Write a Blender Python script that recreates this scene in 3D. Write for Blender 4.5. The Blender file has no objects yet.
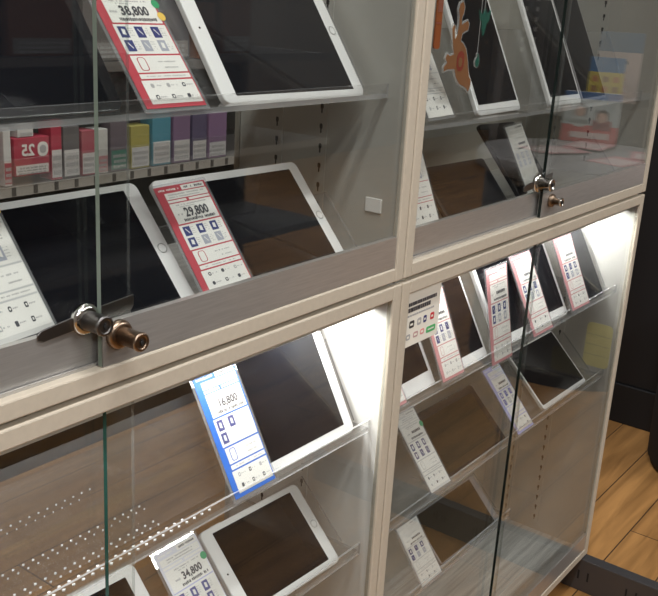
import bpy, bmesh, math, random
from mathutils import Matrix, Vector
random.seed(7)
S = bpy.context.scene
COL = S.collection
PI = math.pi

# ------------------------------------------------------------------ materials
def new_mat(name):
    m = bpy.data.materials.new(name); m.use_nodes = True
    nt = m.node_tree; nt.nodes.clear()
    return m, nt, nt.nodes.new('ShaderNodeOutputMaterial')

def pbr(name, col, rough=.5, metal=0, noise=0, scale=60, bump=0, spec=.5, stretch=(1,1,1)):
    m, nt, out = new_mat(name)
    b = nt.nodes.new('ShaderNodeBsdfPrincipled')
    b.inputs['Base Color'].default_value = (*col, 1)
    b.inputs['Roughness'].default_value = rough
    b.inputs['Metallic'].default_value = metal
    b.inputs['Specular IOR Level'].default_value = spec
    nt.links.new(b.outputs[0], out.inputs[0])
    if noise or bump:
        tc = nt.nodes.new('ShaderNodeTexCoord'); mp = nt.nodes.new('ShaderNodeMapping')
        mp.inputs['Scale'].default_value = stretch
        n = nt.nodes.new('ShaderNodeTexNoise'); n.inputs['Scale'].default_value = scale; n.inputs['Detail'].default_value = 5
        nt.links.new(tc.outputs['Object'], mp.inputs[0]); nt.links.new(mp.outputs[0], n.inputs['Vector'])
        if noise:
            r = nt.nodes.new('ShaderNodeValToRGB')
            r.color_ramp.elements[0].position = .3; r.color_ramp.elements[1].position = .75
            r.color_ramp.elements[0].color = (*[c*(1-noise) for c in col], 1)
            r.color_ramp.elements[1].color = (*[min(1, c*(1+noise*.6)) for c in col], 1)
            nt.links.new(n.outputs['Fac'], r.inputs[0]); nt.links.new(r.outputs[0], b.inputs['Base Color'])
        if bump:
            bp = nt.nodes.new('ShaderNodeBump'); bp.inputs['Strength'].default_value = bump; bp.inputs['Distance'].default_value = .001
            nt.links.new(n.outputs['Fac'], bp.inputs['Height']); nt.links.new(bp.outputs[0], b.inputs['Normal'])
    return m

def clear(name, tint, rough=.0, r0=.04, milk=0, milkcol=(.9,.9,.9), gloss=(1,1,1)):
    """thin clear sheet: each face lets light through and mirrors by its angle"""
    m, nt, out = new_mat(name)
    N = nt.nodes.new; L = nt.links.new
    g = N('ShaderNodeNewGeometry'); d = N('ShaderNodeVectorMath'); d.operation = 'DOT_PRODUCT'
    L(g.outputs['Incoming'], d.inputs[0]); L(g.outputs['Normal'], d.inputs[1])
    a = N('ShaderNodeMath'); a.operation = 'ABSOLUTE'; L(d.outputs['Value'], a.inputs[0])
    s = N('ShaderNodeMath'); s.operation = 'SUBTRACT'; s.inputs[0].default_value = 1; L(a.outputs[0], s.inputs[1])
    p = N('ShaderNodeMath'); p.operation = 'POWER'; p.inputs[1].default_value = 5; L(s.outputs[0], p.inputs[0])
    q = N('ShaderNodeMath'); q.operation = 'MULTIPLY_ADD'; q.inputs[1].default_value = 1-r0; q.inputs[2].default_value = r0
    L(p.outputs[0], q.inputs[0])
    t = N('ShaderNodeBsdfTransparent'); t.inputs[0].default_value = (*tint, 1)
    base = t
    if milk:
        df = N('ShaderNodeBsdfDiffuse'); df.inputs[0].default_value = (*milkcol, 1)
        mx = N('ShaderNodeMixShader'); mx.inputs[0].default_value = milk
        L(t.outputs[0], mx.inputs[1]); L(df.outputs[0], mx.inputs[2]); base = mx
    gl = N('ShaderNodeBsdfGlossy'); gl.inputs['Roughness'].default_value = rough; gl.inputs[0].default_value = (*gloss, 1)
    mix = N('ShaderNodeMixShader')
    L(q.outputs[0], mix.inputs[0]); L(base.outputs[0], mix.inputs[1]); L(gl.outputs[0], mix.inputs[2])
    L(mix.outputs[0], out.inputs[0])
    return m

def emit(name, col, st):
    m, nt, out = new_mat(name)
    e = nt.nodes.new('ShaderNodeEmission'); e.inputs[0].default_value = (*col, 1); e.inputs[1].default_value = st
    nt.links.new(e.outputs[0], out.inputs[0]); return m

def wood_floor():
    m, nt, out = new_mat('oak_planks')
    N = nt.nodes.new; L = nt.links.new
    tc = N('ShaderNodeTexCoord')
    br = N('ShaderNodeTexBrick'); br.inputs['Scale'].default_value = 1
    br.inputs['Brick Width'].default_value = 1.1; br.inputs['Row Height'].default_value = .125
    br.inputs['Mortar Size'].default_value = .0018; br.inputs['Mortar Smooth'].default_value = .2
    br.inputs['Color1'].default_value = (.50,.255,.085,1); br.inputs['Color2'].default_value = (.41,.205,.068,1)
    br.inputs['Mortar'].default_value = (.09,.05,.025,1); br.offset = .37
    L(tc.outputs['Object'], br.inputs['Vector'])
    mp = N('ShaderNodeMapping'); mp.inputs['Scale'].default_value = (1.3, 14, 1); L(tc.outputs['Object'], mp.inputs[0])
    n = N('ShaderNodeTexNoise'); n.inputs['Scale'].default_value = 2.2; n.inputs['Detail'].default_value = 7; n.inputs['Distortion'].default_value = .8
    L(mp.outputs[0], n.inputs['Vector'])
    r = N('ShaderNodeValToRGB'); r.color_ramp.elements[0].position = .3; r.color_ramp.elements[1].position = .72
    r.color_ramp.elements[0].color = (.62,.6,.58,1); r.color_ramp.elements[1].color = (1.15,1.15,1.15,1)
    L(n.outputs['Fac'], r.inputs[0])
    mx = N('ShaderNodeMix'); mx.data_type = 'RGBA'; mx.blend_type = 'MULTIPLY'; mx.inputs[0].default_value = 1
    L(br.outputs['Color'], mx.inputs[6]); L(r.outputs[0], mx.inputs[7])
    b = N('ShaderNodeBsdfPrincipled'); b.inputs['Roughness'].default_value = .38
    L(mx.outputs[2], b.inputs['Base Color']); L(b.outputs[0], out.inputs[0])
    return m

M = dict(
 frame=pbr('beige_powder_coat', (.56,.49,.385), .42, noise=.05, scale=140),
 steel=pbr('brushed_steel', (.50,.48,.45), .30, .6, noise=.10, scale=30, stretch=(1,20,20)),
 chrome=pbr('chrome', (.75,.73,.70), .12, 1),
 darksteel=pbr('dark_steel', (.20,.19,.18), .35, 1),
 bronze=pbr('bronzed_steel', (.34,.25,.18), .30, 1),
 keyhole=pbr('keyhole_black', (.01,.01,.01), .6),
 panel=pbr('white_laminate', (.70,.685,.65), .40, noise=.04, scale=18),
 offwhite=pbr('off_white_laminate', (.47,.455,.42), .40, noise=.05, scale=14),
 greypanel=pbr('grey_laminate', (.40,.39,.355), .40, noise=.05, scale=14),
 taupe=pbr('taupe_back_board', (.40,.38,.33), .45, noise=.08, scale=5),
 backglass=clear('back_glass', (.93,.93,.92), r0=.03),
 edge_dark=pbr('dark_glass_edge', (.008,.014,.012), .2),
 faint=clear('faint_glass_edge', (.80,.83,.82), milk=.12),
 deck=pbr('grey_streaked_laminate', (.66,.64,.60), .3, noise=.35, scale=7, stretch=(.7,16,1)),
 mirror=pbr('mirror', (.70,.70,.68), .01, 1),
 glass=clear('door_glass', (.965,.975,.965)),
 edge=pbr('green_glass_edge', (.012,.075,.06), .15),
 edge_pale=pbr('pale_glass_edge', (.22,.27,.22), .3),
 acrylic=clear('clear_acrylic', (.965,.965,.965), milk=.018),
 acryedge=clear('acrylic_edge', (.9,.9,.9), milk=.30, rough=.1),
 sleeve=clear('clear_sleeve', (.93,.93,.94), milk=.10),
 white=pbr('white_tablet_shell', (.80,.79,.77), .22),
 black=pbr('black_tablet_shell', (.018,.018,.02), .25),
 grey=pbr('grey_tablet_shell', (.20,.19,.19), .35),
 screen=pbr('dark_screen', (.008,.0085,.011), .05, spec=.26),
 brownscreen=pbr('smoky_screen', (.040,.033,.023), .04, spec=.22),
 ring=pbr('button_ring', (.45,.44,.42), .3, .6),
 lens=pbr('lens', (.01,.01,.012), .1),
 slot=pbr('slot_black', (.01,.01,.01), .7),
 blackwall=pbr('black_board', (.008,.008,.009), .55, noise=.1, scale=5),
 darkmetal=pbr('charcoal_metal', (.085,.08,.08), .35, .3),
 yellowtag=pbr('cream_yellow_sticker', (.70,.62,.32), .5, noise=.06, scale=60),
 glare_dot=pbr('glare_dot_white', (.85,.85,.84), .2),
 led=emit('led', (1,.98,.95), 40),
 ceil=pbr('ceiling_grey', (.26,.28,.31), .8),
 wallm=pbr('store_wall', (.22,.20,.175), .7, noise=.05, scale=2),
 shelfm=pbr('gondola_grey', (.15,.14,.13), .5),
 gback=pbr('gondola_back', (.10,.092,.082), .6),
 rail=pbr('price_rail_white', (.8,.78,.72), .4),
 table=pbr('grey_table', (.32,.30,.29), .5),
 floor=wood_floor(),
)
_c = {}
def ink(r, g, b, rough=.45):
    k = (round(r,3), round(g,3), round(b,3), rough)
    if k not in _c: _c[k] = pbr('ink_%02x%02x%02x' % tuple(int(min(1,v)*255) for v in (r,g,b)), (r,g,b), rough)
    return _c[k]
PAPER = ink(.78,.76,.71); RED = ink(.47,.055,.075); PINK = ink(.56,.25,.26); NAVY = ink(.035,.045,.17); GREYI = ink(.36,.37,.42)
BLUE = ink(.015,.13,.55); LILAC = ink(.38,.38,.66); LG = ink(.60,.59,.57); TXT = ink(.06,.06,.07); TXG = ink(.42,.41,.40); GREEN = ink(.05,.33,.14)
GOLD = ink(.75,.50,.10); PALE = ink(.62,.61,.58); SILV = ink(.50,.50,.50)

# ------------------------------------------------------------------ mesh helpers
class MB:
    def __init__(s): s.v = []; s.f = []; s.mi = []; s.mats = []; s.sm = []
    def idx(s, m):
        if m not in s.mats: s.mats.append(m)
        return s.mats.index(m)
    def face(s, pts, m, smooth=False):
        n = len(s.v); s.v += [tuple(p) for p in pts]; s.f.append(tuple(range(n, n+len(pts)))); s.mi.append(s.idx(m)); s.sm.append(smooth)
    def box(s, x0, y0, z0, x1, y1, z1, m, faces=None):
        """faces: dict side->material  (x- x+ y- y+ z- z+)"""
        n = len(s.v)
        s.v += [(x0,y0,z0),(x1,y0,z0),(x1,y1,z0),(x0,y1,z0),(x0,y0,z1),(x1,y0,z1),(x1,y1,z1),(x0,y1,z1)]
        F = {'z-':(0,3,2,1),'z+':(4,5,6,7),'y-':(0,1,5,4),'y+':(2,3,7,6),'x-':(3,0,4,7),'x+':(1,2,6,5)}
        for k, q in F.items():
            s.f.append(tuple(n+i for i in q)); s.mi.append(s.idx((faces or {}).get(k, m))); s.sm.append(False)
    def prism(s, prof, d0, d1, m, axis='y', cap=None, smooth=False):
        """prof: list of (a,b) ccw in plane; extruded along axis"""
        def P(a, b, d): return {'y':(a,d,b),'x':(d,a,b),'z':(a,b,d)}[axis]
        n = len(s.v); k = len(prof)
        s.v += [P(a,b,d0) for a,b in prof] + [P(a,b,d1) for a,b in prof]
        s.f.append(tuple(range(n, n+k))); s.f.append(tuple(range(n+2*k-1, n+k-1, -1)))
        ci = s.idx(cap or m); s.mi += [ci, ci]; s.sm += [False, False]
        for i in range(k):
            j = (i+1) % k
            s.f.append((n+i, n+k+i, n+k+j, n+j)); s.mi.append(s.idx(m)); s.sm.append(smooth)
    def lathe(s, prof, c, axis, m, seg=32):
        """prof: list of (r, d) along axis from c"""
        c = Vector(c); n0 = len(s.v)
        ax = Vector(axis).normalized(); u = ax.orthogonal().normalized(); w = ax.cross(u)
        for r, d in prof:
            for i in range(seg):
                a = 2*PI*i/seg; s.v.append(tuple(c + ax*d + (u*math.cos(a)+w*math.sin(a))*r))
        for k in range(len(prof)-1):
            for i in range(seg):
                j = (i+1) % seg
                s.f.append((n0+k*seg+i, n0+k*seg+j, n0+(k+1)*seg+j, n0+(k+1)*seg+i)); s.mi.append(s.idx(m)); s.sm.append(True)
        s.f.append(tuple(n0+i for i in range(seg))[::-1]); s.f.append(tuple(n0+(len(prof)-1)*seg+i for i in range(seg)))
        s.mi += [s.idx(m)]*2; s.sm += [False]*2
    def build(s, name, parent=None, bevel=0, seg=2):
        me = bpy.data.meshes.new(name); me.from_pydata(s.v, [], s.f)
        for m in s.mats: me.materials.append(m)
        for p, mi, sm in zip(me.polygons, s.mi, s.sm): p.material_index = mi; p.use_smooth = sm
        me.update()
        if bevel:
            bm = bmesh.new(); bm.from_mesh(me)
            bmesh.ops.remove_doubles(bm, verts=bm.verts, dist=1e-6)
            bmesh.ops.recalc_face_normals(bm, faces=bm.faces)
            es = [e for e in bm.edges if len(e.link_faces) == 2 and e.calc_face_angle(0) > .6]
            bmesh.ops.bevel(bm, geom=es, offset=bevel, segments=seg, affect='EDGES', profile=.5, clamp_overlap=True)
            bm.to_mesh(me); bm.free()
        o = bpy.data.objects.new(name, me); COL.objects.link(o)
        if parent is not None: o.parent = parent
        return o

def thing(name, label, cat, M4=None, loc=(0,0,0), group=None):
    o = bpy.data.objects.new(name, None); COL.objects.link(o); o.empty_display_size = .02
    if M4 is not None: o.matrix_world = M4
    else: o.location = loc
    return tag(o, label, cat, group)
def tag(o, label=None, cat=None, group=None, kind=None):
    if label: o['label'] = label
    if cat: o['category'] = cat
    if group: o['group'] = group
    if kind: o['kind'] = kind
    return o
def rrect(x0, z0, x1, z1, r, n=6):
    pts = []
    for cx, cz, a0 in ((x1-r, z0+r, -PI/2), (x1-r, z1-r, 0), (x0+r, z1-r, PI/2), (x0+r, z0+r, PI)):
        for i in range(n+1):
            a = a0 + PI/2*i/n; pts.append((cx+r*math.cos(a), cz+r*math.sin(a)))
    return pts
def pose(x, y, z, lean, roll=0, yaw=0):
    r = Vector((math.cos(yaw), math.sin(yaw), 0)); f = Vector((-math.sin(yaw), math.cos(yaw), 0))
    u = Vector((0,0,1))*math.cos(lean) + f*math.sin(lean)
    r2 = r*math.cos(roll)+u*math.sin(roll); u2 = -r*math.sin(roll)+u*math.cos(roll)
    n = u2.cross(r2)
    m = Matrix.Identity(4)
    for i in range(3): m[i][0] = r2[i]; m[i][1] = n[i]; m[i][2] = u2[i]
    m[0][3], m[1][3], m[2][3] = x, y, z
    return m
def text_geo(txt, size, cx, cz, y, mat, name, parent, flip=False, sx=1):
    cu = bpy.data.curves.new('t', 'FONT'); cu.body = txt; cu.size = size; cu.align_x = 'CENTER'; cu.align_y = 'CENTER'; cu.offset = size*.03
    cu.resolution_u = 2
    to = bpy.data.objects.new('t', cu); COL.objects.link(to)
    dg = bpy.context.evaluated_depsgraph_get(); me = bpy.data.meshes.new_from_object(to.evaluated_get(dg))
    bpy.data.objects.remove(to); bpy.data.curves.remove(cu)
    s = -1 if flip else 1
    for v in me.vertices:
        x, yy = v.co.x*sx, v.co.y; v.co = (cx+s*x, y, cz+yy)
    me.materials.clear(); me.materials.append(mat); me.name = name
    o = bpy.data.objects.new(name, me); COL.objects.link(o); o.parent = parent
    return o

# ------------------------------------------------------------------ the room
def struct(name, mb, **k): o = mb.build(name, **k); o['kind'] = 'structure'; return o
b = MB(); b.box(-3, -4, -.05, 9, 2.5, 0, M['floor']); struct('floor', b)
b = MB(); b.box(-3, -4, 2.7, 9, 2.5, 2.75, M['ceil']); struct('ceiling', b)
b = MB(); b.box(-3, -4.1, 0, 9, -4, 2.7, M['wallm']); struct('wall_front', b)
b = MB(); b.box(-3, 2.5, 0, 9, 2.6, 2.7, M['wallm']); struct('wall_back', b)
b = MB(); b.box(9, -4.1, 0, 9.1, 2.6, 2.7, M['wallm']); struct('wall_right', b)
b = MB(); b.box(-3.1, -4.1, 0, -3, 2.6, 2.7, M['wallm']); struct('wall_left', b)
# black partition beyond the cabinets
b = MB(); b.box(2.83, .10, .13, 2.88, 2.0, 2.1, M['blackwall']); b.box(2.822, .10, 0, 2.888, 2.0, .13, M['blackwall'])
o = b.build('partition', bevel=.003); tag(o, 'matte black partition board standing on the wood floor beyond the cabinets', 'partition')

# ------------------------------------------------------------------ cabinets
DM = .265     # mirror depth
def cabinet(x0, x1, z0, z1, label, lit, upper, xf, E, back):
    """x0,x1 outer; xf = x of the front pane's free (left) edge"""
    c = thing('display_cabinet', label, 'cabinet', loc=(x0, 0, z0))
    def L(mb): # shift world coordinates to local
        mb.v = [(x-x0, y, z-z0) for x, y, z in mb.v]; return mb
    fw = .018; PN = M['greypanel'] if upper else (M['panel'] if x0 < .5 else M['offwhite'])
    # frame ring
    b = MB()
    b.box(x0, -.001, z0, x0+fw, .0085, z1, M['frame']); L(b).build('stile', c, bevel=.0018)
    b = MB(); b.box(x1-fw, -.001, z0, x1, .0085, z1, M['frame']); L(b).build('stile', c, bevel=.0018)
    b = MB(); b.box(x0+fw, -.0007, z0, x1-fw, .022, z0+(.018), M['frame']); L(b).build('bottom_rail', c, bevel=.0018)
    b = MB(); b.box(x0+fw, -.0007, z1-.0185, x1-fw, .022, z1, M['frame']); L(b).build('top_rail', c, bevel=.0018)
    zf = z0+.018
    # carcass
    for side in (0, 1):
        b = MB()
        a0 = x0+.002 if side == 0 else x1-.016
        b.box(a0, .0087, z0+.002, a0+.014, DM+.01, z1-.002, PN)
        sp = L(b).build('side_panel', c)
        xs = a0+.014 if side == 0 else a0
        sg = 1 if side == 0 else -1
        for ys in (.128, .20):
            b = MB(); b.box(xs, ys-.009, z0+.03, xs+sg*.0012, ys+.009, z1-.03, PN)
            st = L(b).build('shelf_strip', c)
            b = MB(); zz = z0+.05
            while zz < z1-.05:
                pr = rrect(ys-.0022, zz-.0008, ys+.0022, zz+.006, .0018, 3)
                b.prism(pr, xs+sg*.0012, xs+sg*.0016, M['slot'], axis='x')
                b.prism([(ys-.001,zz-.006),(ys+.001,zz-.006),(ys+.001,zz),(ys-.001,zz)], xs+sg*.0012, xs+sg*.0016, M['slot'], axis='x')
                zz += .025
            so = L(b).build('slots', st)
    b = MB(); b.box(x0+.016, .022, z0+.002, x1-.016, DM, z0+.018, M['deck']); L(b).build('bottom_panel', c)
    b = MB(); b.box(x0+.016, .022, z1-.016, x1-.016, DM, z1-.002, M['panel']); L(b).build('top_panel', c)
    b = MB(); b.box(x0+.016, DM, z0+.002, x1-.016, DM+.004, z1-.002, M[back]); L(b).build('back_panel', c)
    b = MB()   # track under the doors
    b.box(x0+fw, .0085, zf, x1-fw, .0105, zf+.003, M['steel']); L(b).build('door_track', c)
    # glass doors
    xm = xf
    E = M[E]
    for (a, bb, y0, front) in ((xm, x1-fw-.001, .0018, True), (x0+fw+.001, xm+.042, .0125, False)):
        g = MB(); g.box(a, y0, zf+.001, bb, y0+(.005 if front else .004), z1-.012, M['glass'], {'x-': E, 'x+': M['faint'], 'z+': E, 'z-': E})
        gd = L(g).build('glass_door', c)
        g = MB(); g.box(a+.0005, y0-.0008, zf+.0005, bb, y0+.0058, zf+.040, M['steel']); L(g).build('door_rail', gd)
    if lit:
        b = MB(); b.box(x0+.02, .024, z1-.036, x1-.02, .052, z1-.0165, M['panel']); lb = L(b).build('light_bar', c, bevel=.002)
        b = MB(); n = 44
        for i in range(n):
            xx = x0+.04+(x1-x0-.08)*i/(n-1)
            for yy in (.032, .043):
                b.box(xx-.0022, yy-.0016, z1-.0372, xx+.0022, yy+.0016, z1-.036, M['led'])
        L(b).build('light_emitting_diodes', lb)
        la = bpy.data.lights.new('cabinet_light', 'AREA'); la.shape = 'RECTANGLE'; la.size = x1-x0-.06; la.size_y = .016
        la.energy = lit; la.color = (1, .99, 1.0)
        lo = bpy.data.objects.new('cabinet_light', la); COL.objects.link(lo); lo.parent = c
        lo.location = ((x1-x0)/2, .040, z1-.040-z0); lo.rotation_euler = (.35, 0, 0)
        la2 = bpy.data.lights.new('added_panel_fill', 'AREA'); la2.shape = 'RECTANGLE'; la2.size = .10; la2.size_y = .03  # added fill lamp at the right end, whitens the side panel
        la2.energy = lit*(1.5 if x0 < .5 else 2.3); la2.color = (1, 1, 1)
        l2 = bpy.data.objects.new('added_panel_fill', la2); COL.objects.link(l2); l2.parent = c
        l2.location = (x1-x0-.085, .10, z1-.0175-z0); l2.rotation_euler = (0, -.45, 0)
    return c
XL0, XL1, XR0, XR1 = .093, .9885, .9915, 1.886
LE1, LE2 = 1.15, .95
cabinet(XL0, XL1, .913, 1.72, 'upper left beige framed glass showcase with two steel railed sliding doors, unlit', 0, True, .5065, 'edge_pale', 'backglass')
cabinet(XR0, XR1, .913, 1.72, 'upper right beige framed glass showcase next to the black wall, unlit', 0, True, 1.3935, 'edge_dark', 'taupe')
cabinet(XL0, XL1, .085, .9075, 'lower left beige framed glass showcase, brightly lit white inside', LE1, False, .5105, 'edge', 'backglass')
cabinet(XR0, XR1, .085, .9075, 'lower right beige framed glass showcase standing by the wood floor, lit inside', LE2, False, 1.3935, 'edge_dark', 'taupe')

# base feet carrying the cabinets
for i, xx in enumerate((.10, .975, 1.862)):
    t = thing('base_foot', ['charcoal steel base foot under the outer left end of the cabinets', 'charcoal steel base foot under the middle seam of the cabinets',
          'long charcoal steel base foot running out over the wood floor from the right cabinet corner'][i], 'foot', loc=(xx, 0, 0))
    b = MB(); b.box(0, -.75, 0, .030, .30, .080, M['darkmetal']); b.build('beam', t, bevel=.002)
    for k in range(-5, 1):
        for dy in (0, .022):
            b = MB(); b.box(-.0006, k*.11-.02+dy, .03, .002, k*.11-.016+dy, .052, M['slot']); b.build('slot', t)

# ------------------------------------------------------------------ shelves
def shelf(x0, x1, z, yfr, lean, base_y, length, label, plate=True, lip=.012):
    t = thing('acrylic_shelf', label, 'shelf', loc=(x0, 0, z))
    w = x1-x0; A, Ed = M['acrylic'], M['acryedge']
    b = MB(); b.box(0, yfr, -.005, w, .235, 0, A, {'y-': Ed, 'x-': Ed, 'x+': Ed}); b.build('shelf_plate', t)
    b = MB(); b.box(0, yfr-.003, -.005, w, yfr-.0001, lip, A, {'z+': Ed, 'z-': Ed, 'x+': Ed, 'x-': Ed}); b.build('front_lip', t)
    if plate:
        # leaning back rest behind the tablets
        o_y = base_y + .0105/math.cos(lean)
        s, c = math.sin(lean), math.cos(lean)
        b = MB()
        def Q(u, n): return (o_y + u*s + n*c, .0005 + u*c - n*s)
        pr = [Q(0.004,0), Q(0.004,.0025), Q(length,.0025), Q(length,0)]
        n0 = len(b.v)
        b.prism(pr, 0.001, w-.001, A, axis='x', cap=Ed)
        # bright top edge
        b.mi[2+2] = b.idx(Ed)
        b.build('back_rest', t)
    return t
SH = dict(SA=(1.141,.034,.61,.0500), SR=(1.095,.034,.44,.0480), S1=(.706,.024,.50,.0310), S2=(.519,.024,.80,.0330), S3=(.355,.024,.78,.0320))
xa, xb, xc, xd = XL0+.017, XL1-.017, XR0+.017, XR1-.017
def sh(k, a, b2, ln, label, **kw): z, yf, le, by = SH[k]; return shelf(a, b2, z, yf, le, by, ln, label, **kw)
sh('SA', xa, xb, .12, 'clear acrylic shelf in the upper left showcase, under the red tagged white tablet')
sh('SR', xc, xd, .13, 'clear acrylic shelf across the upper right showcase carrying upright white tablets')
sh('S1', xa, xb, .12, 'top clear acrylic shelf of the lower left showcase, under the blue tagged tablet')
sh('S1', xc, xd, .14, 'top clear acrylic shelf of the lower right showcase, crowded with red tagged tablets')
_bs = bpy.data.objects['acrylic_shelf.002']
b = MB()  # raised white dots, glare of the light strip put into shape and colour
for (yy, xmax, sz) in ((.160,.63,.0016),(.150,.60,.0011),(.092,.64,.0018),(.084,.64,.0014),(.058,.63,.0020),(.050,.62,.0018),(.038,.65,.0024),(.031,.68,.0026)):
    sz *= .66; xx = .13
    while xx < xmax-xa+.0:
        if xx > .22: b.prism([(xx-sz*1.2,yy),(xx,yy-sz),(xx+sz*1.2,yy),(xx,yy+sz)], .0, .0012, M['glare_dot'], axis='z')
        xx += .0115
o = b.build('strip_glare_dots', _bs); o['kind'] = 'stuff'; o['label'] = 'rows of small white dots modelled as light strip glare on the clear shelf'
sh('S2', xa, xb, .11, 'second clear acrylic shelf of the lower left showcase, under a small white tablet')
sh('S2', xc, xd, .10, 'middle clear acrylic shelf of the lower right showcase with two tilted tablets')
sh('S3', xc, 1.475, .08, 'lowest clear acrylic shelf of the lower right showcase with one smoky tablet')
# back rests standing on the upper cabinets' floor
for (a, b2, ln, lab) in ((xa, xb, .10, 'clear acrylic back rest on the floor of the upper left showcase'), (xc, xd, .10, 'clear acrylic back rest on the floor of the upper right showcase')):
    le = .72; s, c = math.sin(le), math.cos(le); oy = .034 + .0105/c
    def Q(u, n): return (oy + u*s + n*c, .0022 + u*c - n*s)
    bb = MB(); bb.prism([Q(0,0), Q(0,.0025), Q(ln,.0025), Q(ln,0)], 0, b2-a, M['acrylic'], axis='x', cap=M['acryedge'])
    bb.mi[4] = bb.idx(M['acryedge'])
    o = bb.build('back_rest'); o.location = (a, 0, .931); tag(o, lab, 'rest')

# ------------------------------------------------------------------ tablets
def tablet(label, p, shell='white', land=True, bez=None, button=None, cam=None, scr='screen', sil=False, th=.0075, group=None, r=None):
    x, y, z, lean, roll, w, h = p
    t = thing('tablet', label, 'tablet', M4=pose(x, y, z, lean, roll), group=group)
    r = r or min(w, h)*.055
    b = MB(); b.prism(rrect(0, 0, w, h, r), 0, th, M[shell], smooth=False); b.build('shell', t, bevel=.0016, seg=3)
    bl, bb, brr, bt = bez or ((.020,.008,.020,.008) if land else (.0055,.020,.0055,.020))
    b = MB(); b.prism(rrect(bl, bb, w-brr, h-bt, .0012, 2), -.0003, .0008, M[scr]); b.build('screen', t)
    def ringat(cx, cz):
        q = MB(); q.lathe([(.0056,0),(.0056,-.00035),(.0048,-.00035),(.0048,-.0001)], (cx, .0002, cz), (0,1,0), M['ring'], 24)
        q.v = [(a, (-.0005 if k >= 24 and k < 72 else -.0001), c) for k, (a, bq, c) in enumerate(q.v)]
        q.lathe([(.0046,0),(.0046,.0004)], (cx, -.00035, cz), (0,1,0), M[shell], 24)
        q.build('home_button', t)
    if button == 'r': ringat(w-brr/2, h/2)
    if button == 'l': ringat(bl/2, h/2)
    if button == 'b': ringat(w/2, bb/2)
    if cam:
        cx, cz = {'l': (bl/2, h/2), 'r': (w-brr/2, h/2), 't': (w/2, h-bt/2)}[cam]
        q = MB(); q.lathe([(.0012,0),(.0012,.0006)], (cx, -.0003, cz), (0,1,0), M['lens'], 12); q.build('camera_lens', t)
    # edge buttons
    q = MB(); q.box(w*.12, .0025, h-.0004, w*.12+.018, .005, h+.0006, M[shell]); q.build('side_button', t)
    return t
T = dict(
T1=(.3179,.0501,1.1424,.6095,-.0021,.26,.18), T2=(.7088,.05,1.1407,.6098,-.0071,.2425,.17), T3=(.4271,.0339,.9361,.7214,.0003,.24,.1563),
T4=(.6847,.0339,.936,.7205,-.013,.2408,.1544), T5=(1.2411,.048,1.0955,.4406,.0142,.1383,.2), T6=(1.4903,.048,1.0955,.4388,.0025,.1275,.2),
T7=(1.6230,.048,1.0960,.4413,.0253,.112,.2), T8=(1.1788,.034,.9375,.7182,-.0178,.1914,.107), T9=(1.4169,.0338,.9355,.7208,-.0287,.1305,.1653),
T10=(.7240,.031,.7065,.5005,-.0031,.229,.17), T11=(.7502,.0329,.5195,.8002,-.0275,.1887,.1219), T12=(.4053,.0327,.5196,.8003,-.03,.2428,.1392),
T13=(1.056,.0313,.7068,.5001,.0104,.1072,.2), T14=(1.1954,.0312,.7067,.4999,-.0017,.1317,.24), T15=(1.3675,.0309,.7067,.4999,-.0142,.1360,.23),
T16=(1.5075,.0308,.7067,.4993,-.0176,.1380,.2), T17=(1.7247,.0309,.7065,.4997,-.0096,.1005,.17), T18=(1.2113,.033,.5195,.8006,-.0103,.2305,.1155),
T19=(1.6043,.0331,.5195,.7999,-.0078,.2019,.1274), T20=(1.2453,.032,.3554,.7801,-.02,.2066,.0931))
NB = (.007,.007,.007,.007)
tablet('black tablet lying back on the upper left shelf, beside the red price card', T['T1'], 'black', bez=(.014,.010,.014,.010))
tablet('white tablet with dark screen at the right end of the upper left shelf', T['T2'], button='r', cam='l')
tablet('white tablet at far left, grey price card over its left half', T['T3'], button='r', cam='l')
tablet('white tablet with a red 29,800 price card over its left side', T['T4'], button='r', cam='l', bez=(.020,.010,.018,.010))
tablet('white tall tablet on the upper right shelf, behind the orange acrylic charm', T['T5'], land=False, bez=(.008,.016,.006,.016))
tablet('white tall tablet on the upper right shelf, left of the dark glass door edge', T['T6'], land=False, bez=(.007,.016,.006,.016))
tablet('grey edged tablet at the right end of the upper right shelf', T['T7'], 'grey', land=False, bez=(.004,.006,.004,.006))
tablet('black tablet lying on the floor of the upper right showcase, seam across its back', T['T8'], 'black', bez=(.008,.008,.008,.008))
tablet('black tablet behind the grey price card next to the chrome lock', T['T9'], 'black', land=False, bez=(.006,.008,.006,.008))
tablet('large white tablet with a blue 16,800 price card over its left side', T['T10'], cam='l', bez=(.018,.014,.018,.014))
tablet('small white tablet with round home button, beside the 34,800 price card', T['T11'], button='r', cam='l', bez=(.019,.010,.019,.008), r=.009)
tablet('white tablet at the bottom left edge, only its top right corner in view', T['T12'], bez=(.020,.010,.018,.012), r=.010)
tablet('small white tablet below the logo sticker at the left end of the lit shelf', T['T13'], land=False, bez=(.004,.024,.008,.016))
tablet('tall white tablet with pink price card overlapping its left edge, second on the lit shelf', T['T14'], land=False, bez=(.004,.018,.006,.018))
tablet('tall white tablet behind the upright pink price card, left of the dark glass edge', T['T15'], land=False, bez=(.010,.018,.006,.018))
tablet('white tablet right of the dark glass edge on the lit shelf', T['T16'], land=False, bez=(.005,.018,.009,.016))
tablet('narrow black tablet at the right end of the lit shelf', T['T17'], 'black', land=False, bez=(.003,.004,.003,.004))
tablet('black tablet with smoky screen on the middle shelf, lower right showcase', T['T18'], 'black', scr='brownscreen', bez=(.012,.006,.016,.014))
tablet('silver rimmed tablet with black screen tilted back at the right end of the middle shelf', T['T19'], 'white', bez=(.004,.009,.004,.003), scr='screen')
tablet('smoky brown tablet alone on the lowest shelf of the lower right showcase', T['T20'], 'grey', scr='brownscreen', bez=(.003,.003,.018,.003))

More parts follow.
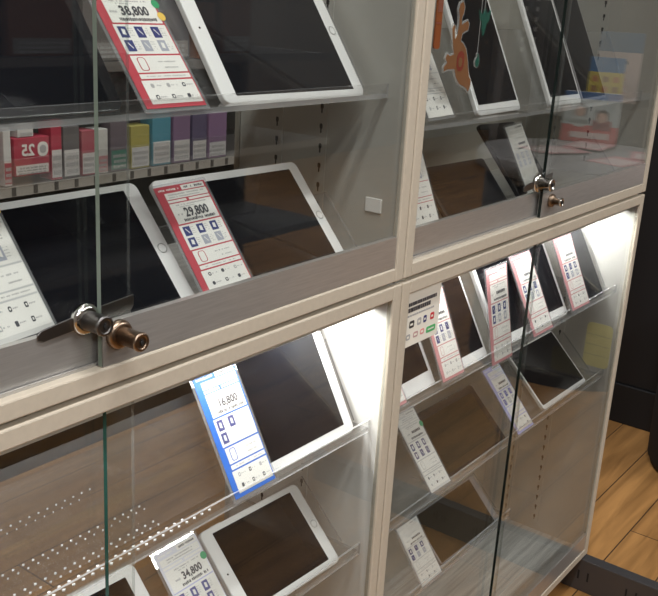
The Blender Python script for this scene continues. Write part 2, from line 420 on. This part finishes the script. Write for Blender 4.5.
# ------------------------------------------------------------------ price cards
def card(label, p, hd, price=None, side=True, accent=None, paper=None, icons='mix', iconcol=NAVY, strong=True, group=None, header=True, dot=False, line=None):
    x, y, z, yaw, lean, roll, w, h = p
    paper = paper or PAPER
    line = line or hd
    t = thing('price_card', label, 'price card', M4=pose(x, y, z, lean, roll, yaw), group=group)
    b = MB(); b.prism(rrect(-.0035, -.004, w+.0035, h+.003, .001, 2), 0, .0012, M['sleeve'], cap=M['sleeve']); b.build('clear_sleeve', t)
    b = MB(); b.box(0, -.0004, 0, w, 0, h, hd)
    k = [0]
    rng = random.Random(label)
    def q(x0, z0, x1, z1, m, lv=1):
        yy = -.0004-.00012*lv; b.face([(x0*w,yy,z0*h),(x1*w,yy,z0*h),(x1*w,yy,z1*h),(x0*w,yy,z1*h)], m)
    def textline(x0, x1, zc, hh, m, lv=2, fill=.8):
        xx = x0
        while xx < x1:
            ww = rng.uniform(.012,.03)
            if rng.random() < fill: q(xx, zc-hh/2*rng.uniform(.6,1), min(x1, xx+ww), zc+hh/2*rng.uniform(.6,1), m, lv)
            xx += ww+.008
    sx = .12 if side else .03
    if header:
        textline(.06, .45, .965, .02, paper, 1)
        q(.5, .945, .96, .988, paper, 1); textline(.55, .92, .966, .022, TXT, 2)
        q(sx+.02, .875, .97, .935, paper, 1); textline(.2, .9, .915, .014, TXG); textline(.2, .8, .892, .012, TXG)
        q(sx+.02, .845, .50, .866, paper, 1); q(.55, .845, .97, .866, paper, 1)
    # price box
    q(sx+.02, .645, .97, .835, paper, 1)
    textline(.25, .85, .815, .013, TXG); textline(.3, .6, .795, .010, TXG)
    textline(.28, .9, .672, .028, TXG if not strong else TXT, fill=.9); textline(.18, .30, .73, .02, TXG)
    # icon grid
    q(sx, .405, .98, .632, paper, 1)
    for r in range(2):
        for c_ in range(3):
            x0 = sx+.05+c_*.285*(1-sx/2); z1 = .62-r*.105
            on = icons == 'all' or (icons == 'mix' and (r == 0 or c_ == 0)) or (icons == 'three' and (r, c_) in ((0,0),(0,1),(1,0)))
            if icons == 'three' and not on: continue
            q(x0, z1-.09, x0+.135, z1-.004, iconcol if on else GREYI, 2)
            cx, cz = x0+.068, z1-.045
            s = rng.choice((-1,1))
            b.face([((cx-.03)*w, -.00076, (cz-.018*s)*h), ((cx+.025)*w, -.00076, (cz-.026)*h), ((cx+.03)*w, -.00076, (cz+.018*s)*h), ((cx-.02)*w, -.00076, (cz+.024)*h)], paper)
            for n in range(4): textline(x0+.15, x0+.225, z1-.018-.018*n, .007, TXG)
    # drawing box
    q(sx+.02, .265, .98, .392, paper, 1)
    b.face([(a, -.0006, c2) for a, c2 in rrect((sx+.10)*w, .278*h, (sx+.24)*w, .38*h, .003, 3)], line if line is not paper else TXG)
    b.face([(a, -.0007, c2) for a, c2 in rrect((sx+.115)*w, .283*h, (sx+.225)*w, .375*h, .0025, 3)], paper)
    textline(.55, .85, .345, .012, TXG); textline(.62, .85, .30, .012, TXG)
    q(sx+.02, .218, .98, .253, paper, 1); textline(.25, .9, .235, .010, TXG)
    # pictogram box
    q(sx, .03, .98, .205, paper, 1)
    for r in range(2):
        for c_ in range(3):
            cx = sx+.14+c_*.28*(1-sx/2); cz = .165-r*.085
            pts = rrect((cx-.028)*w, (cz-.016)*h, (cx+.028)*w, (cz+.016)*h, .0014*rng.uniform(.5,1), 2)
            b.face([(a, -.00065, c2) for a, c2 in pts], TXT if rng.random() < .6 else TXG)
            if rng.random() < .5: b.face([(cx*w+(a-cx*w)*.45, -.00078, cz*h+(c2-cz*h)*.45) for a, c2 in pts], paper)
            textline(cx+.045, cx+.15, cz, .010, TXG)
    if not side:
        for zz in (.64, .398, .258, .211): q(.03, zz-.003, .98, zz+.003, line, 2)
    if accent:
        for (ax, az, col) in accent:
            b.face([(w*ax+.0048*math.cos(a), -.0008, h*az+.0048*math.sin(a)) for a in [2*PI*i/14 for i in range(14)]], col)
    b.build('printed_sheet', t)
    if price: text_geo(price, .0135*(w/.072), w*.58, h*.735, -.0009, TXT, 'price_figures', t, sx=.92)
    else:
        b = MB(); xx = .42
        while xx < .82: b.box(xx*w, -.0009, h*.722, (xx+.05)*w, -.0007, h*.752, TXT); xx += .07
        b.build('price_figures', t)
    return t
C = dict(
C1=(.5851,.0300,1.1446,.0043,.6797,-.0024,.0745,.139), C2=(.4242,.0321,.9639,.0705,.6319,.0164,.0621,.16), C3=(.6638,.0311,.9552,.0237,.6435,.0060,.0748,.1212),
C4=(1.0703,.0305,1.1057,.0158,.5039,.0078,.0662,.15), C5=(1.0559,.0317,.9605,-.0015,.3897,.0005,.0688,.15), C6=(1.4103,.0314,.9574,.0843,.4737,.0169,.0731,.1187),
C7=(.7068,.0193,.7107,-.0015,.5203,-.0009,.0678,.1435), C8=(.6681,.0190,.5118,-.0011,.7081,.0002,.0676,.1396), C10=(1.1611,.0194,.7139,-.0087,.4076,-.0010,.0620,.1335),
C11=(1.3196,.0187,.6949,-.0061,.1956,.0002,.0698,.1563), C12=(1.4738,.0191,.7049,-.0061,.4631,.0004,.0776,.1445), C13=(1.6391,.0194,.7142,-.0198,.4343,-.0015,.0768,.1384),
C14=(1.1611,.0199,.5302,-.0217,.6823,-.0043,.0555,.1291), C15=(1.4622,.0195,.5226,-.0038,.7162,-.0008,.0616,.1288), C16=(1.1618,.0196,.3621,-.0141,.6282,-.0016,.0585,.0984),
C17=(1.0007,.0191,.7146,.0110,.5272,.0021,.0603,.15))
card('red price card reading 38,800 between the black and white tablets at top left', C['C1'], RED, '38,800', accent=((1.0,.80,GREEN),(1.0,.70,GOLD)))
card('white and grey price card with green and gold dots at the far left edge', C['C2'], PALE, None, side=False, accent=((.93,.80,GREEN),(.97,.71,GOLD)), line=SILV)
card('red bordered price card reading 29,800 standing in front of a white tablet', C['C3'], RED, '29,800')
card('white price card with red foot at the left end of the upper right shelf', C['C4'], PAPER, None, side=False, line=SILV, accent=None)
card('red edged price card at the bottom left corner of the upper right showcase', C['C5'], PAPER, None, side=False, line=RED, icons='none')
card('grey price card standing left of the chrome lock in the upper right showcase', C['C6'], PALE, None, side=False, paper=ink(.55,.53,.48), line=SILV, iconcol=GREYI)
card('bright blue bordered price card reading 16,800', C['C7'], BLUE, '16,800', icons='three', iconcol=ink(.05,.06,.22))
card('white price card reading 34,800 with a green dot, beside the small white tablet', C['C8'], ink(.66,.66,.72), '34,800', side=False, line=LILAC, icons='all', iconcol=ink(.09,.09,.26), accent=((.95,.80,GREEN),))
card('pink bordered price card partly behind the logo sticker', C['C10'], PINK, None)
card('upright pink price card in mid lit shelf, left of the dark glass edge', C['C11'], PINK, None)
card('pink bordered price card crossed by the dark green glass edge', C['C12'], PINK, None)
card('pink price card in front of the narrow black tablet at the shelf end', C['C13'], PINK, None)
card('white price card with a green dot on the smoky tablet of the middle shelf', C['C14'], LG, None, side=False, line=TXG, icons='all', iconcol=ink(.12,.12,.22), accent=((.98,.78,GREEN),))
card('lilac bordered price card in the middle of the middle shelf, crossed by the door edge', C['C15'], LILAC, None, iconcol=ink(.12,.12,.38))
card('greyish price card on the lowest shelf beside the smoky brown tablet', C['C16'], LG, None, side=False, line=TXG)
card('pink edged price card sliver at the left end of the lit shelf beside the frame', C['C17'], PINK, None)

# ------------------------------------------------------------------ sticker with card logos, on the glass
t = thing('payment_sticker', 'cream sticker with rows of payment logos on the lower right glass door', 'sticker', loc=(1.0100, .0112, .8065))
b = MB(); W_, H_ = .101, .080
b.box(0, -.0004, 0, W_, 0, H_, ink(.88,.84,.73)); b.build('sheet', t)
b = MB()
rr = random.Random(3)
for z_, h_, x0_, x1_ in ((.060,.005,.006,.088),(.052,.006,.014,.072),(.044,.0025,.004,.085)):
    xx = x0_
    while xx < x1_:
        ww = rr.uniform(.003,.006); b.box(xx, -.0007, z_-h_/2, xx+ww*.8, -.0004, z_+h_/2, TXT if h_ > .003 else TXG); xx += ww
for x_, m_, w_ in ((.006,TXT,.010),(.024,ink(.03,.03,.03),.012),(.044,TXG,.010),(.060,NAVY,.008),(.078,ink(.6,.04,.05),.010)):
    b.prism(rrect(x_, .026, x_+w_, .036, .002, 2), -.0007, -.0004, m_); b.box(x_+.002, -.0009, .0295, x_+w_-.003, -.0007, .0325, ink(.88,.84,.73))
for x_, m_, w_ in ((.004,NAVY,.008),(.018,TXG,.010),(.036,ink(.55,.35,.32),.012),(.054,ink(.75,.3,.28),.010)):
    b.prism(rrect(x_, .010, x_+w_, .018, .002, 2), -.0007, -.0004, m_); b.box(x_+.002, -.0009, .0125, x_+w_-.003, -.0007, .0155, ink(.88,.84,.73))
b.prism(rrect(.070, .008, .094, .017, .002, 2), -.0007, -.0004, ink(.08,.45,.15)); b.box(.074, -.0009, .0115, .090, -.0007, .0135, ink(.74,.72,.64))
b.build('printed_logos', t)

# yellowed label on the right side panel of the lower right cabinet
b = MB(); b.prism(rrect(-.028, -.048, .028, .048, .010, 4), 0, -.0006, M['yellowtag'], axis='x')
for zz in (-.022, 0, .022): b.box(-.0009, -.026, zz-.0006, -.0006, .026, zz+.0006, ink(.45,.42,.28))
o = b.build('label_sticker'); o.location = (XR1-.0162, .042, .578); tag(o, 'cream yellow round cornered label stuck on the white right side wall', 'label')
# pale label on the side wall of the upper left cabinet
b = MB(); b.box(-.003, -.012, -.009, 0, .012, .009, ink(.72,.71,.68)); o = b.build('wall_clip', bevel=.001); o.location = (XL1-.0161, .040, 1.004)
tag(o, 'small white plastic clip on the side wall of the upper left showcase', 'clip')

# ------------------------------------------------------------------ locks
def lock(x, z, label, m1, m2, r=.0078, ln=.028, ybase=.0115, bar=True, name='ratchet_lock', up=0):
    t = thing(name, label, 'lock', loc=(x, ybase, z))
    b = MB(); b.lathe([(r*1.0,0),(r*1.5,0),(r*1.5,-.004),(r*1.38,-.006),(r*1.1,-.007),(r*1.0,-.007)], (0,0,0), (0,1,0), m1); b.build('flange', t)
    b = MB(); b.lathe([(r*.92,-.005),(r*.92,-ln+.002),(r*.99,-ln+.002),(r*.99,-ln),(r*.9,-ln-.0012),(r*.62,-ln-.0012),(r*.6,-ln-.0004)], (0,0,0), (0,1,0), m2); b.build('barrel', t)
    b = MB(); b.box(-.0008, -ln-.0016, -.0028, .0008, -ln-.0002, .0028, M['keyhole']); b.lathe([(.0018,0),(.0018,.001)], (0,-ln-.0018,0), (0,1,0), M['keyhole'], 14); b.build('keyhole', t)
    if bar:
        b = MB()
        prof = [(-.048,-.0075),(-.042,-.010),(.0,-.007),(.052,-.004),(.055,.0),(.055,.010),(.0,.006),(-.044,.000),(-.048,-.003)]
        b.prism(prof, .0, -.0016, M['darksteel']); b.build('toothed_bar', t, bevel=.0004, seg=1)
    return t
lock(.4955, .9765, 'chrome ratchet lock with keyhole hooked on the upper left glass doors', M['chrome'], M['darksteel'], r=.0092, ln=.027)
lock(.5235, .9585, 'bronze tinted cylinder lock on the steel rail right of the chrome ratchet lock', M['bronze'], M['bronze'], r=.0088, ln=.030, ybase=.0010, bar=False, name='cylinder_lock')
lock(1.386, .9880, 'chrome ratchet lock on the upper right glass doors', M['chrome'], M['chrome'], r=.0105, ln=.026)
lock(1.424, .9565, 'small bronze cylinder lock just below the upper right chrome lock', M['bronze'], M['chrome'], r=.0072, ln=.020, ybase=.0017, bar=False, name='cylinder_lock')
lock(1.388, .150, 'small steel cylinder lock at the foot of the lower right glass door', M['bronze'], M['chrome'], r=.0075, ln=.018, ybase=.0115, bar=False, name='cylinder_lock')

# ------------------------------------------------------------------ acrylic charms hanging inside the upper right door
ORA = clear('amber_acrylic', (.95,.6,.35), milk=.72, milkcol=(.38,.18,.085)); ORR = clear('red_acrylic', (.9,.3,.2), milk=.8, milkcol=(.36,.07,.05))
GRN = clear('green_acrylic', (.5,.9,.75), milk=.5, milkcol=(.05,.20,.16)); RIM = clear('clear_rim', (.95,.93,.9), milk=.25, rough=.05)
def outline(c, pts, s, m, t, name, y0, y1, off=0):
    cx = sum(p[0] for p in pts)/len(pts); cz = sum(p[1] for p in pts)/len(pts)
    b = MB(); b.prism([((p[0])*s, (p[1])*s) for p in pts], y0, y1, m); return b.build(name, t, bevel=.0003, seg=1)
# limbed amber figure, hanging head down; units mm
FIG = [(0,60),(6,62),(10,57),(9,50),(6,46),(7,40),(12,42),(19,44),(22,40),(21,34),(15,33),(10,31),(8,24),(13,22),(20,17),(25,8),(29,-4),(33,-12),(37,-15),(37,-22),(33,-28),(28,-24),(22,-22),(12,-19),(4,-12),(0,-4),(-6,-4),(-14,-4),(-21,-6),(-22,-1),(-16,3),(-20,7),(-17,12),(-11,10),(-4,11),(-7,18),(-10,28),(-12,36),(-9,40),(-5,38),(-6,34),(-4,26),(-1,30),(1,40),(0,48),(-2,54)]
t = thing('acrylic_charm', 'amber orange acrylic charm with red centre hanging inside the upper right glass door', 'charm', loc=(1.108, .0215, 1.172))
def grow(P_, k):
    out = []; n = len(P_)
    for i in range(n):
        a, b_, c_ = Vector(P_[i-1]), Vector(P_[i]), Vector(P_[(i+1) % n])
        d = ((c_-b_).normalized() + (b_-a).normalized()); d = d.normalized() if d.length > 1e-6 else Vector((1,0))
        nrm = Vector((d.y, -d.x)); out.append(tuple(b_ - nrm*k))
    return out
outline(None, grow(FIG, 1.3), .00128, RIM, t, 'clear_rim', 0, .0022)
outline(None, grow(FIG, -.6), .00128, ORA, t, 'amber_body', -.0004, -.0001)
outline(None, rrect(3, -6, 18, 14, 7, 5), .00128, ORR, t, 'red_centre', -.0008, -.0005)
outline(None, rrect(6, -2, 14, 8, 4, 5), .00128, ORA, t, 'amber_heart', -.0011, -.0009)
b = MB(); b.box(.0035, .0008, .078, .0042, .0014, .32, M['acryedge']); b.build('hanging_thread', t)
LEAF = [(0,12),(4,8),(7,2),(6,-5),(1,-9),(-5,-7),(-7,-1),(-5,4),(-2,6),(-3,10)]
t = thing('acrylic_charm', 'small green leaf shaped acrylic charm hanging right of the amber one', 'charm', loc=(1.168, .0215, 1.176))
outline(None, LEAF, .001, RIM, t, 'clear_rim', 0, .002); outline(None, grow(LEAF, -1.5), .001, GRN, t, 'green_leaf', -.0004, -.0001)
b = MB(); b.box(0, .0008, .012, .0006, .0014, .29, M['acryedge']); b.build('hanging_thread', t)
G2 = [(-14,20),(-10,8),(-4,4),(-2,-6),(2,-14),(6,-6),(8,2),(14,6),(18,20),(8,14),(2,22),(-4,12)]
t = thing('acrylic_charm', 'dark green acrylic charm at the top edge above the green leaf', 'charm', loc=(1.176, .0215, 1.222))
outline(None, G2, .001, GRN, t, 'green_body', 0, .002)
b = MB(); b.box(0, .0004, .016, .0006, .0010, .24, M['acryedge']); b.build('hanging_thread', t)
t = thing('acrylic_charm', 'long orange acrylic charm hanging close to the left frame of the upper right showcase', 'charm', loc=(1.052, .0215, 1.215))
OL = rrect(0, -.022, .014, .062, .004, 3)
b = MB(); b.prism(OL, 0, .002, clear('orange_acrylic', (.9,.5,.25), milk=.7, milkcol=(.48,.14,.045))); b.build('orange_body', t)
b = MB(); b.box(-.0, -.0004, .008, .014, -.0001, .010, ink(.3,.06,.03)); b.box(.002, -.0004, .022, .012, -.0001, .05, ink(.30,.09,.05)); b.build('printed_marks', t)
b = MB(); b.box(.007, .0004, .062, .0076, .0010, .27, M['acryedge']); b.build('hanging_thread', t)

# ------------------------------------------------------------------ seat at the far right on the floor
t = thing('stool', 'round black upholstered stool on the wood floor at the right picture edge', 'stool', loc=(2.685, -.06, 0))
b = MB(); b.lathe([(.14,.0),(.165,.004),(.178,.03),(.182,.2),(.182,.36)], (0,0,0), (0,0,1), pbr('black_fabric', (.012,.011,.011), .8, bump=.3, scale=300), 40); b.build('base', t)
b = MB(); b.lathe([(.185,.361),(.195,.38),(.195,.42),(.18,.44),(.1,.445)], (0,0,0), (0,0,1), pbr('black_vinyl', (.012,.012,.012), .4), 40); b.build('seat', t)

# ------------------------------------------------------------------ shop shelving beyond and across the aisle
def gondola(name_label, loc, rot, length, levels):
    g = thing('store_gondola', name_label, 'shelving', loc=loc); g.rotation_euler = (0, 0, rot)
    b = MB(); b.box(0, -.45, 0, length, -.02, .15, M['blackwall']); b.build('plinth', g, bevel=.003)
    b = MB(); b.box(0, -.45, .15, length, -.41, 1.75, M['gback']); b.build('back_panel', g)
    for zz, rm in levels:
        b = MB(); b.box(0, -.41, zz-.020, length, -.01, zz, M['shelfm']); p_ = b.build('shelf', g, bevel=.002)
        b = MB(); b.box(0, -.01, zz-.020, length, -.004, zz+.004, rm); b.build('price_rail', p_)
    for k in range(3):
        xx = k*(length-.04)/2
        b = MB(); b.box(xx, -.44, .15, xx+.04, -.40, 1.8, M['shelfm']); b.build('upright', g)
    return g
BX0, BX1, BY = .35, 2.72, 1.32
gb = gondola('dark shop shelving seen through the back of the left showcases', (BX1, BY, 0), PI, BX1-BX0, ((.45,M['shelfm']),(.765,ink(.42,.40,.36)),(1.05,M['shelfm']),(1.38,M['shelfm'])))
for k in range(26):
    b = MB(); xx = .30+k*.062; b.box(xx, -.0039, .747, xx+.012, -.0030, .768, M['gback']); b.build('rail_gap', gb)
gf = gondola('dark shop shelving with a yellow rail across the aisle, reflected in the glass', (-.6, -1.45, 0), 0, 3.4, ((.45,M['shelfm']),(.75,M['rail']),(1.05,M['shelfm']),(1.32,ink(.50,.42,.16))))
WHT = ink(.62,.60,.57); CR = ink(.42,.045,.075)
def pack(xl, xr, z, h, d, col, label, col2=None, txt=None, group=None, back=True, frac=.40, y=None):
    w = xr-xl
    if back and not txt and group is None: h *= (.80,.92,1.0,.86)[int(xl*1000) % 4]; w *= .94
    if back:
        t = thing('product_pack', label, 'package', loc=(xr, (y or BY)+.025, z), group=group); t.rotation_euler = (0, 0, PI)
    else:
        t = thing('product_pack', label, 'package', loc=(xl, -1.51, z), group=group)
    b = MB(); b.box(0, -d, 0, w, 0, h, col); b.build('carton', t, bevel=.0015)
    b = MB()
    b.box(w*.04, 0, h*.04, w*.96, .0006, h*frac, col2 or PAPER)
    rg = random.Random(label)
    for n in range(3):
        xx = w*.12
        while xx < w*.85:
            ww = w*rg.uniform(.04,.14); b.box(xx, .0006, h*frac*(.16+.25*n), xx+ww, .0010, h*frac*(.30+.25*n), TXG); xx += ww+w*.03
    b.build('printed_label', t)
    if txt:
        text_geo(txt, h*.42, w*.62, h*.66, .0012, PAPER, 'printed_number', t, flip=False)
        b = MB(); b.prism(rrect(w*.04, h*.48, w*.34, h*.86, w*.13, 6), 0, .0007, PAPER); b.prism(rrect(w*.10, h*.56, w*.28, h*.78, w*.08, 6), .0007, .0012, TXG); b.build('ring_logo', t)
    return t
Z0 = .767
pack(1.235, 1.335, Z0+.012, .105, .06, CR, 'red carton at the far left edge, cut by the picture border', txt='25', frac=.3)
pack(1.350, 1.372, Z0, .14, .04, WHT, 'slim white pack just left of the red carton with mirrored 25', CR)
pack(1.380, 1.482, Z0+.020, .092, .06, CR, 'red and white carton with mirrored number 25', txt='25', frac=.28)
pack(1.392, 1.440, Z0+.113, .040, .03, WHT, 'small white carton on top of the red 25 carton', LG, y=BY+.004)
pack(1.486, 1.520, Z0, .15, .05, CR, 'narrow crimson pack right of the red 25 carton', WHT, frac=.5)
pack(1.522, 1.575, Z0, .13, .05, ink(.13,.12,.12), 'dark pack with white foot left of the pale glass edge', WHT, frac=.55)
pack(1.580, 1.625, Z0, .145, .05, ink(.36,.09,.11), 'maroon pack behind the pale glass edge', WHT, frac=.5)
pack(1.632, 1.668, Z0, .145, .05, WHT, 'white pack with pink disc right of the pale glass edge', PINK)
pack(1.674, 1.735, Z0, .140, .04, ink(.15,.12,.14), 'dark pack with a green disc beside the second glass edge', ink(.07,.22,.16))
pack(1.744, 1.815, Z0, .145, .05, ink(.36,.32,.09), 'yellow topped pack below the red price card', LG, frac=.5)
pack(1.822, 1.895, Z0-.0, .148, .05, ink(.09,.26,.33), 'light blue pack below the red price card corner', WHT, frac=.45)
pack(1.902, 1.972, Z0, .142, .04, ink(.20,.13,.21), 'mauve pack right of the light blue pack', WHT, frac=.45)
pack(1.978, 2.040, Z0, .142, .04, ink(.11,.09,.15), 'dark violet pack right of the mauve pack', WHT, frac=.4)
pack(2.045, 2.125, Z0, .145, .05, ink(.23,.14,.24), 'purple pack with two pale windows at the right end of the row', LG, frac=.35)
cols = [ink(.22,.09,.05), ink(.10,.10,.11), ink(.30,.14,.08), ink(.16,.15,.14), ink(.16,.07,.05), ink(.12,.11,.10), ink(.35,.33,.30)]
rg = random.Random(11)
for zz, bk, lab, grp in ((1.052, True, 'dark carton on the shelf above the small pack row', 'cartons above the small packs'),
                    (1.052, False, 'carton on the lower shelf behind the photographer', 'reflected lower cartons'), (1.322, False, 'carton on the yellow railed shelf behind the photographer', 'reflected upper cartons')):
    xx = .45 if bk else -.45
    while xx < 2.4:
        w_ = rg.uniform(.12,.2); h_ = rg.uniform(.12,.2)
        pack(xx, xx+w_, zz, h_, .12, rg.choice(cols), lab, group=grp, back=bk, y=BY+.03, frac=.3, col2=ink(.30,.28,.26)); xx += w_+.035
b = MB(); b.box(.45, -.002, .7670, 1.52, .001, .835, M['acrylic'], {'z+': M['acryedge']}); b.build('bin_front', gb)

# round display table and posters, mirrored in the upper right glass
t = thing('round_table', 'round grey display table with dark body mirrored in the upper right glass', 'table', loc=(3.27, -.64, 0))
b = MB(); b.lathe([(.37,.70),(.385,.705),(.385,.755),(.38,.76),(.1,.76)], (0,0,0), (0,0,1), M['table'], 48); b.build('table_top', t)
b = MB(); b.lathe([(.34,0),(.34,.699)], (0,0,0), (0,0,1), pbr('table_body_black', (.012,.012,.013), .5), 48); b.build('table_body', t)
for i, (x_, y_, a_) in enumerate(((3.22,-.52,.2),(3.42,-.48,-.3),(3.24,-.76,.5),(3.45,-.72,-.1))):
    b = MB(); b.box(-.10, -.07, 0, .10, .07, .001+.0005*i, ink(.62,.30,.30)); b.box(-.085,-.055,.001+.0005*i,.05,.055,.0014+.0005*i, ink(.7,.55,.52))
    o = b.build('leaflet'); o.location = (x_, y_, .7605+.0022*i); o.rotation_euler = (0,0,a_); tag(o, 'pink leaflet lying on the round grey table', 'leaflet', 'leaflets on the round table')
def board(name, label, cat, x, y, z, w, h, build, th=.02):
    t = thing(name, label, cat, loc=(x, y, z)); t.rotation_euler = (0, 0, 1.25); b = MB(); b.box(0, -th, 0, w, 0, h, PAPER); b.build('board', t, bevel=.001)
    b = MB(); build(b, w, h); b.build('print', t); return t
def poster(b, w, h):
    b.box(0,0,0,w,.0006,h*.34,ink(.60,.10,.09)); b.box(0,0,h*.34,w,.0006,h*.86,ink(.45,.50,.48)); b.box(0,0,h*.86,w,.0006,h,ink(.10,.20,.40))
    for cx, top, hr in ((.30,.70,ink(.08,.05,.04)),(.70,.60,ink(.10,.06,.05))):
        b.prism(rrect(w*(cx-.17), h*.30, w*(cx+.17), h*(top-.18), .03, 4), .0006, .0012, ink(.45,.10,.10) if cx > .5 else ink(.55,.60,.56))
        b.prism(rrect(w*(cx-.11), h*(top-.19), w*(cx+.11), h*(top+.07), w*.10, 6), .0012, .0016, hr)
        b.prism(rrect(w*(cx-.085), h*(top-.19), w*(cx+.085), h*(top+.01), w*.08, 6), .0016, .002, ink(.62,.40,.30))
    b.box(w*.15,.0006,h*.08,w*.85,.0012,h*.2,ink(.72,.60,.55))
board('poster', 'red and grey poster of two people mirrored at the right of the upper right glass', 'poster', 3.54, -.88, .762, .21, .19, poster)
def bag(b, w, h):
    b.box(0,0,h*.70,w,.0006,h,ink(.06,.20,.42)); b.box(0,0,0,w,.0006,h*.70,ink(.78,.62,.10))
    for r in range(3):
        for c_ in range(3): b.box(w*(.1+.3*c_), .0006, h*(.1+.2*r), w*(.28+.3*c_), .001, h*(.22+.2*r), ink(.45,.25,.08) if (r+c_) % 2 else ink(.72,.3,.1))
board('supply_pack', 'blue and yellow pack mirrored above the poster', 'package', 4.20, -1.06, .84, .15, .215, bag)
def pinkbag(b, w, h):
    b.box(0,0,h*.72,w,.0006,h,ink(.10,.20,.34)); b.box(0,0,0,w,.0006,h*.72,ink(.80,.62,.56))
    for r in range(4): b.box(w*.15, .0006, h*(.12+.1*r), w*(.7), .001, h*(.15+.1*r), ink(.72,.35,.30))
    b.box(w*.3, .0006, h*.55, w*.7, .001, h*.60, TXT)
board('supply_pack', 'tall pink pack with blue top mirrored at the right picture edge', 'package', 4.48, -1.14, .84, .20, .32, pinkbag)
rk = thing('display_rack', 'grey low shelf rack holding packs beyond the round table', 'rack', loc=(4.0, -1.36, 0)); rk.rotation_euler = (0, 0, 0)
b = MB(); b.box(0, -.04, 0, 1.3, 0, 1.9, M['shelfm']); b.build('back_panel', rk)
b = MB(); b.box(0, 0, .80, 1.3, .36, .838, M['shelfm']); b.build('rack_shelf', rk)
for xx in (.12, .24):
    b = MB(); b.box(xx, 0, .9, xx+.05, .004, 1.9, M['darkmetal'])
    u = b.build('upright', rk)
    for k in range(18):
        b = MB(); b.box(xx+.012, .004, 1.05+k*.045, xx+.038, .005, 1.070+k*.045, PAPER); b.build('slot', u)

# ------------------------------------------------------------------ lights
def area(name, loc, sx, sy, e, col=(.98,.98,.99), rot=(0,0,0)):
    la = bpy.data.lights.new(name, 'AREA'); la.shape = 'RECTANGLE'; la.size = sx; la.size_y = sy; la.energy = e; la.color = col
    o = bpy.data.objects.new(name, la); COL.objects.link(o); o.location = loc; o.rotation_euler = rot; return o
LT = ((-1.6,-1.0,30),(.2,-.55,36),(-.8,-2.6,30),(1.2,-2.9,34),(4.4,-3.3,44),(6.7,-.7,34),(1.5,.85,26),(3.6,1.0,22),(2.6,-2.4,46))
for i, (x_, y_, e_) in enumerate(LT):
    t = thing('ceiling_light', 'long fluorescent ceiling light over the shop aisle', 'ceiling light', loc=(x_, y_, 2.66), group='fluorescent ceiling lights')
    b = MB(); b.box(-.65, -.10, 0, .65, .10, .039, M['rail']); b.build('housing', t)
    a = area('tube_light', (0,0,-.004), 1.2, .14, e_); a.parent = t

w = bpy.data.worlds.new('shop_ambient'); S.world = w; w.use_nodes = True
w.node_tree.nodes['Background'].inputs[0].default_value = (.9,.88,.85,1); w.node_tree.nodes['Background'].inputs[1].default_value = .3

# ------------------------------------------------------------------ camera
F_, a_, b_, c_ = 9.51721853e+02, 9.46619146e-01, 3.08520008e-01, 6.07444011e-02
def rz(t): return Matrix(((math.cos(t),-math.sin(t),0),(math.sin(t),math.cos(t),0),(0,0,1)))
def rx(t): return Matrix(((1,0,0),(0,math.cos(t),-math.sin(t)),(0,math.sin(t),math.cos(t))))
R_ = rz(c_) @ rx(b_) @ Matrix(((1,0,0),(0,0,-1),(0,1,0))) @ rz(a_)
cm = bpy.data.cameras.new('camera'); co = bpy.data.objects.new('camera', cm); COL.objects.link(co)
m4 = Matrix.Identity(4)
for i in range(3): m4[i][0] = R_[0][i]; m4[i][1] = -R_[1][i]; m4[i][2] = -R_[2][i]
m4[0][3], m4[1][3], m4[2][3] = 0, -.6, 1.25
co.matrix_world = m4
cm.sensor_fit = 'HORIZONTAL'; cm.sensor_width = 36; cm.lens = F_*36/658; cm.clip_start = .01
S.camera = co
S.view_settings.view_transform = 'Standard'; S.view_settings.look = 'None'; S.view_settings.gamma = 1; S.view_settings.exposure = 0
S.cycles.transparent_max_bounces = 48; S.cycles.max_bounces = 10; S.cycles.glossy_bounces = 6
S.cycles.caustics_reflective = False; S.cycles.caustics_refractive = False
S.cycles.use_denoising = True; S.cycles.sample_clamp_indirect = 4
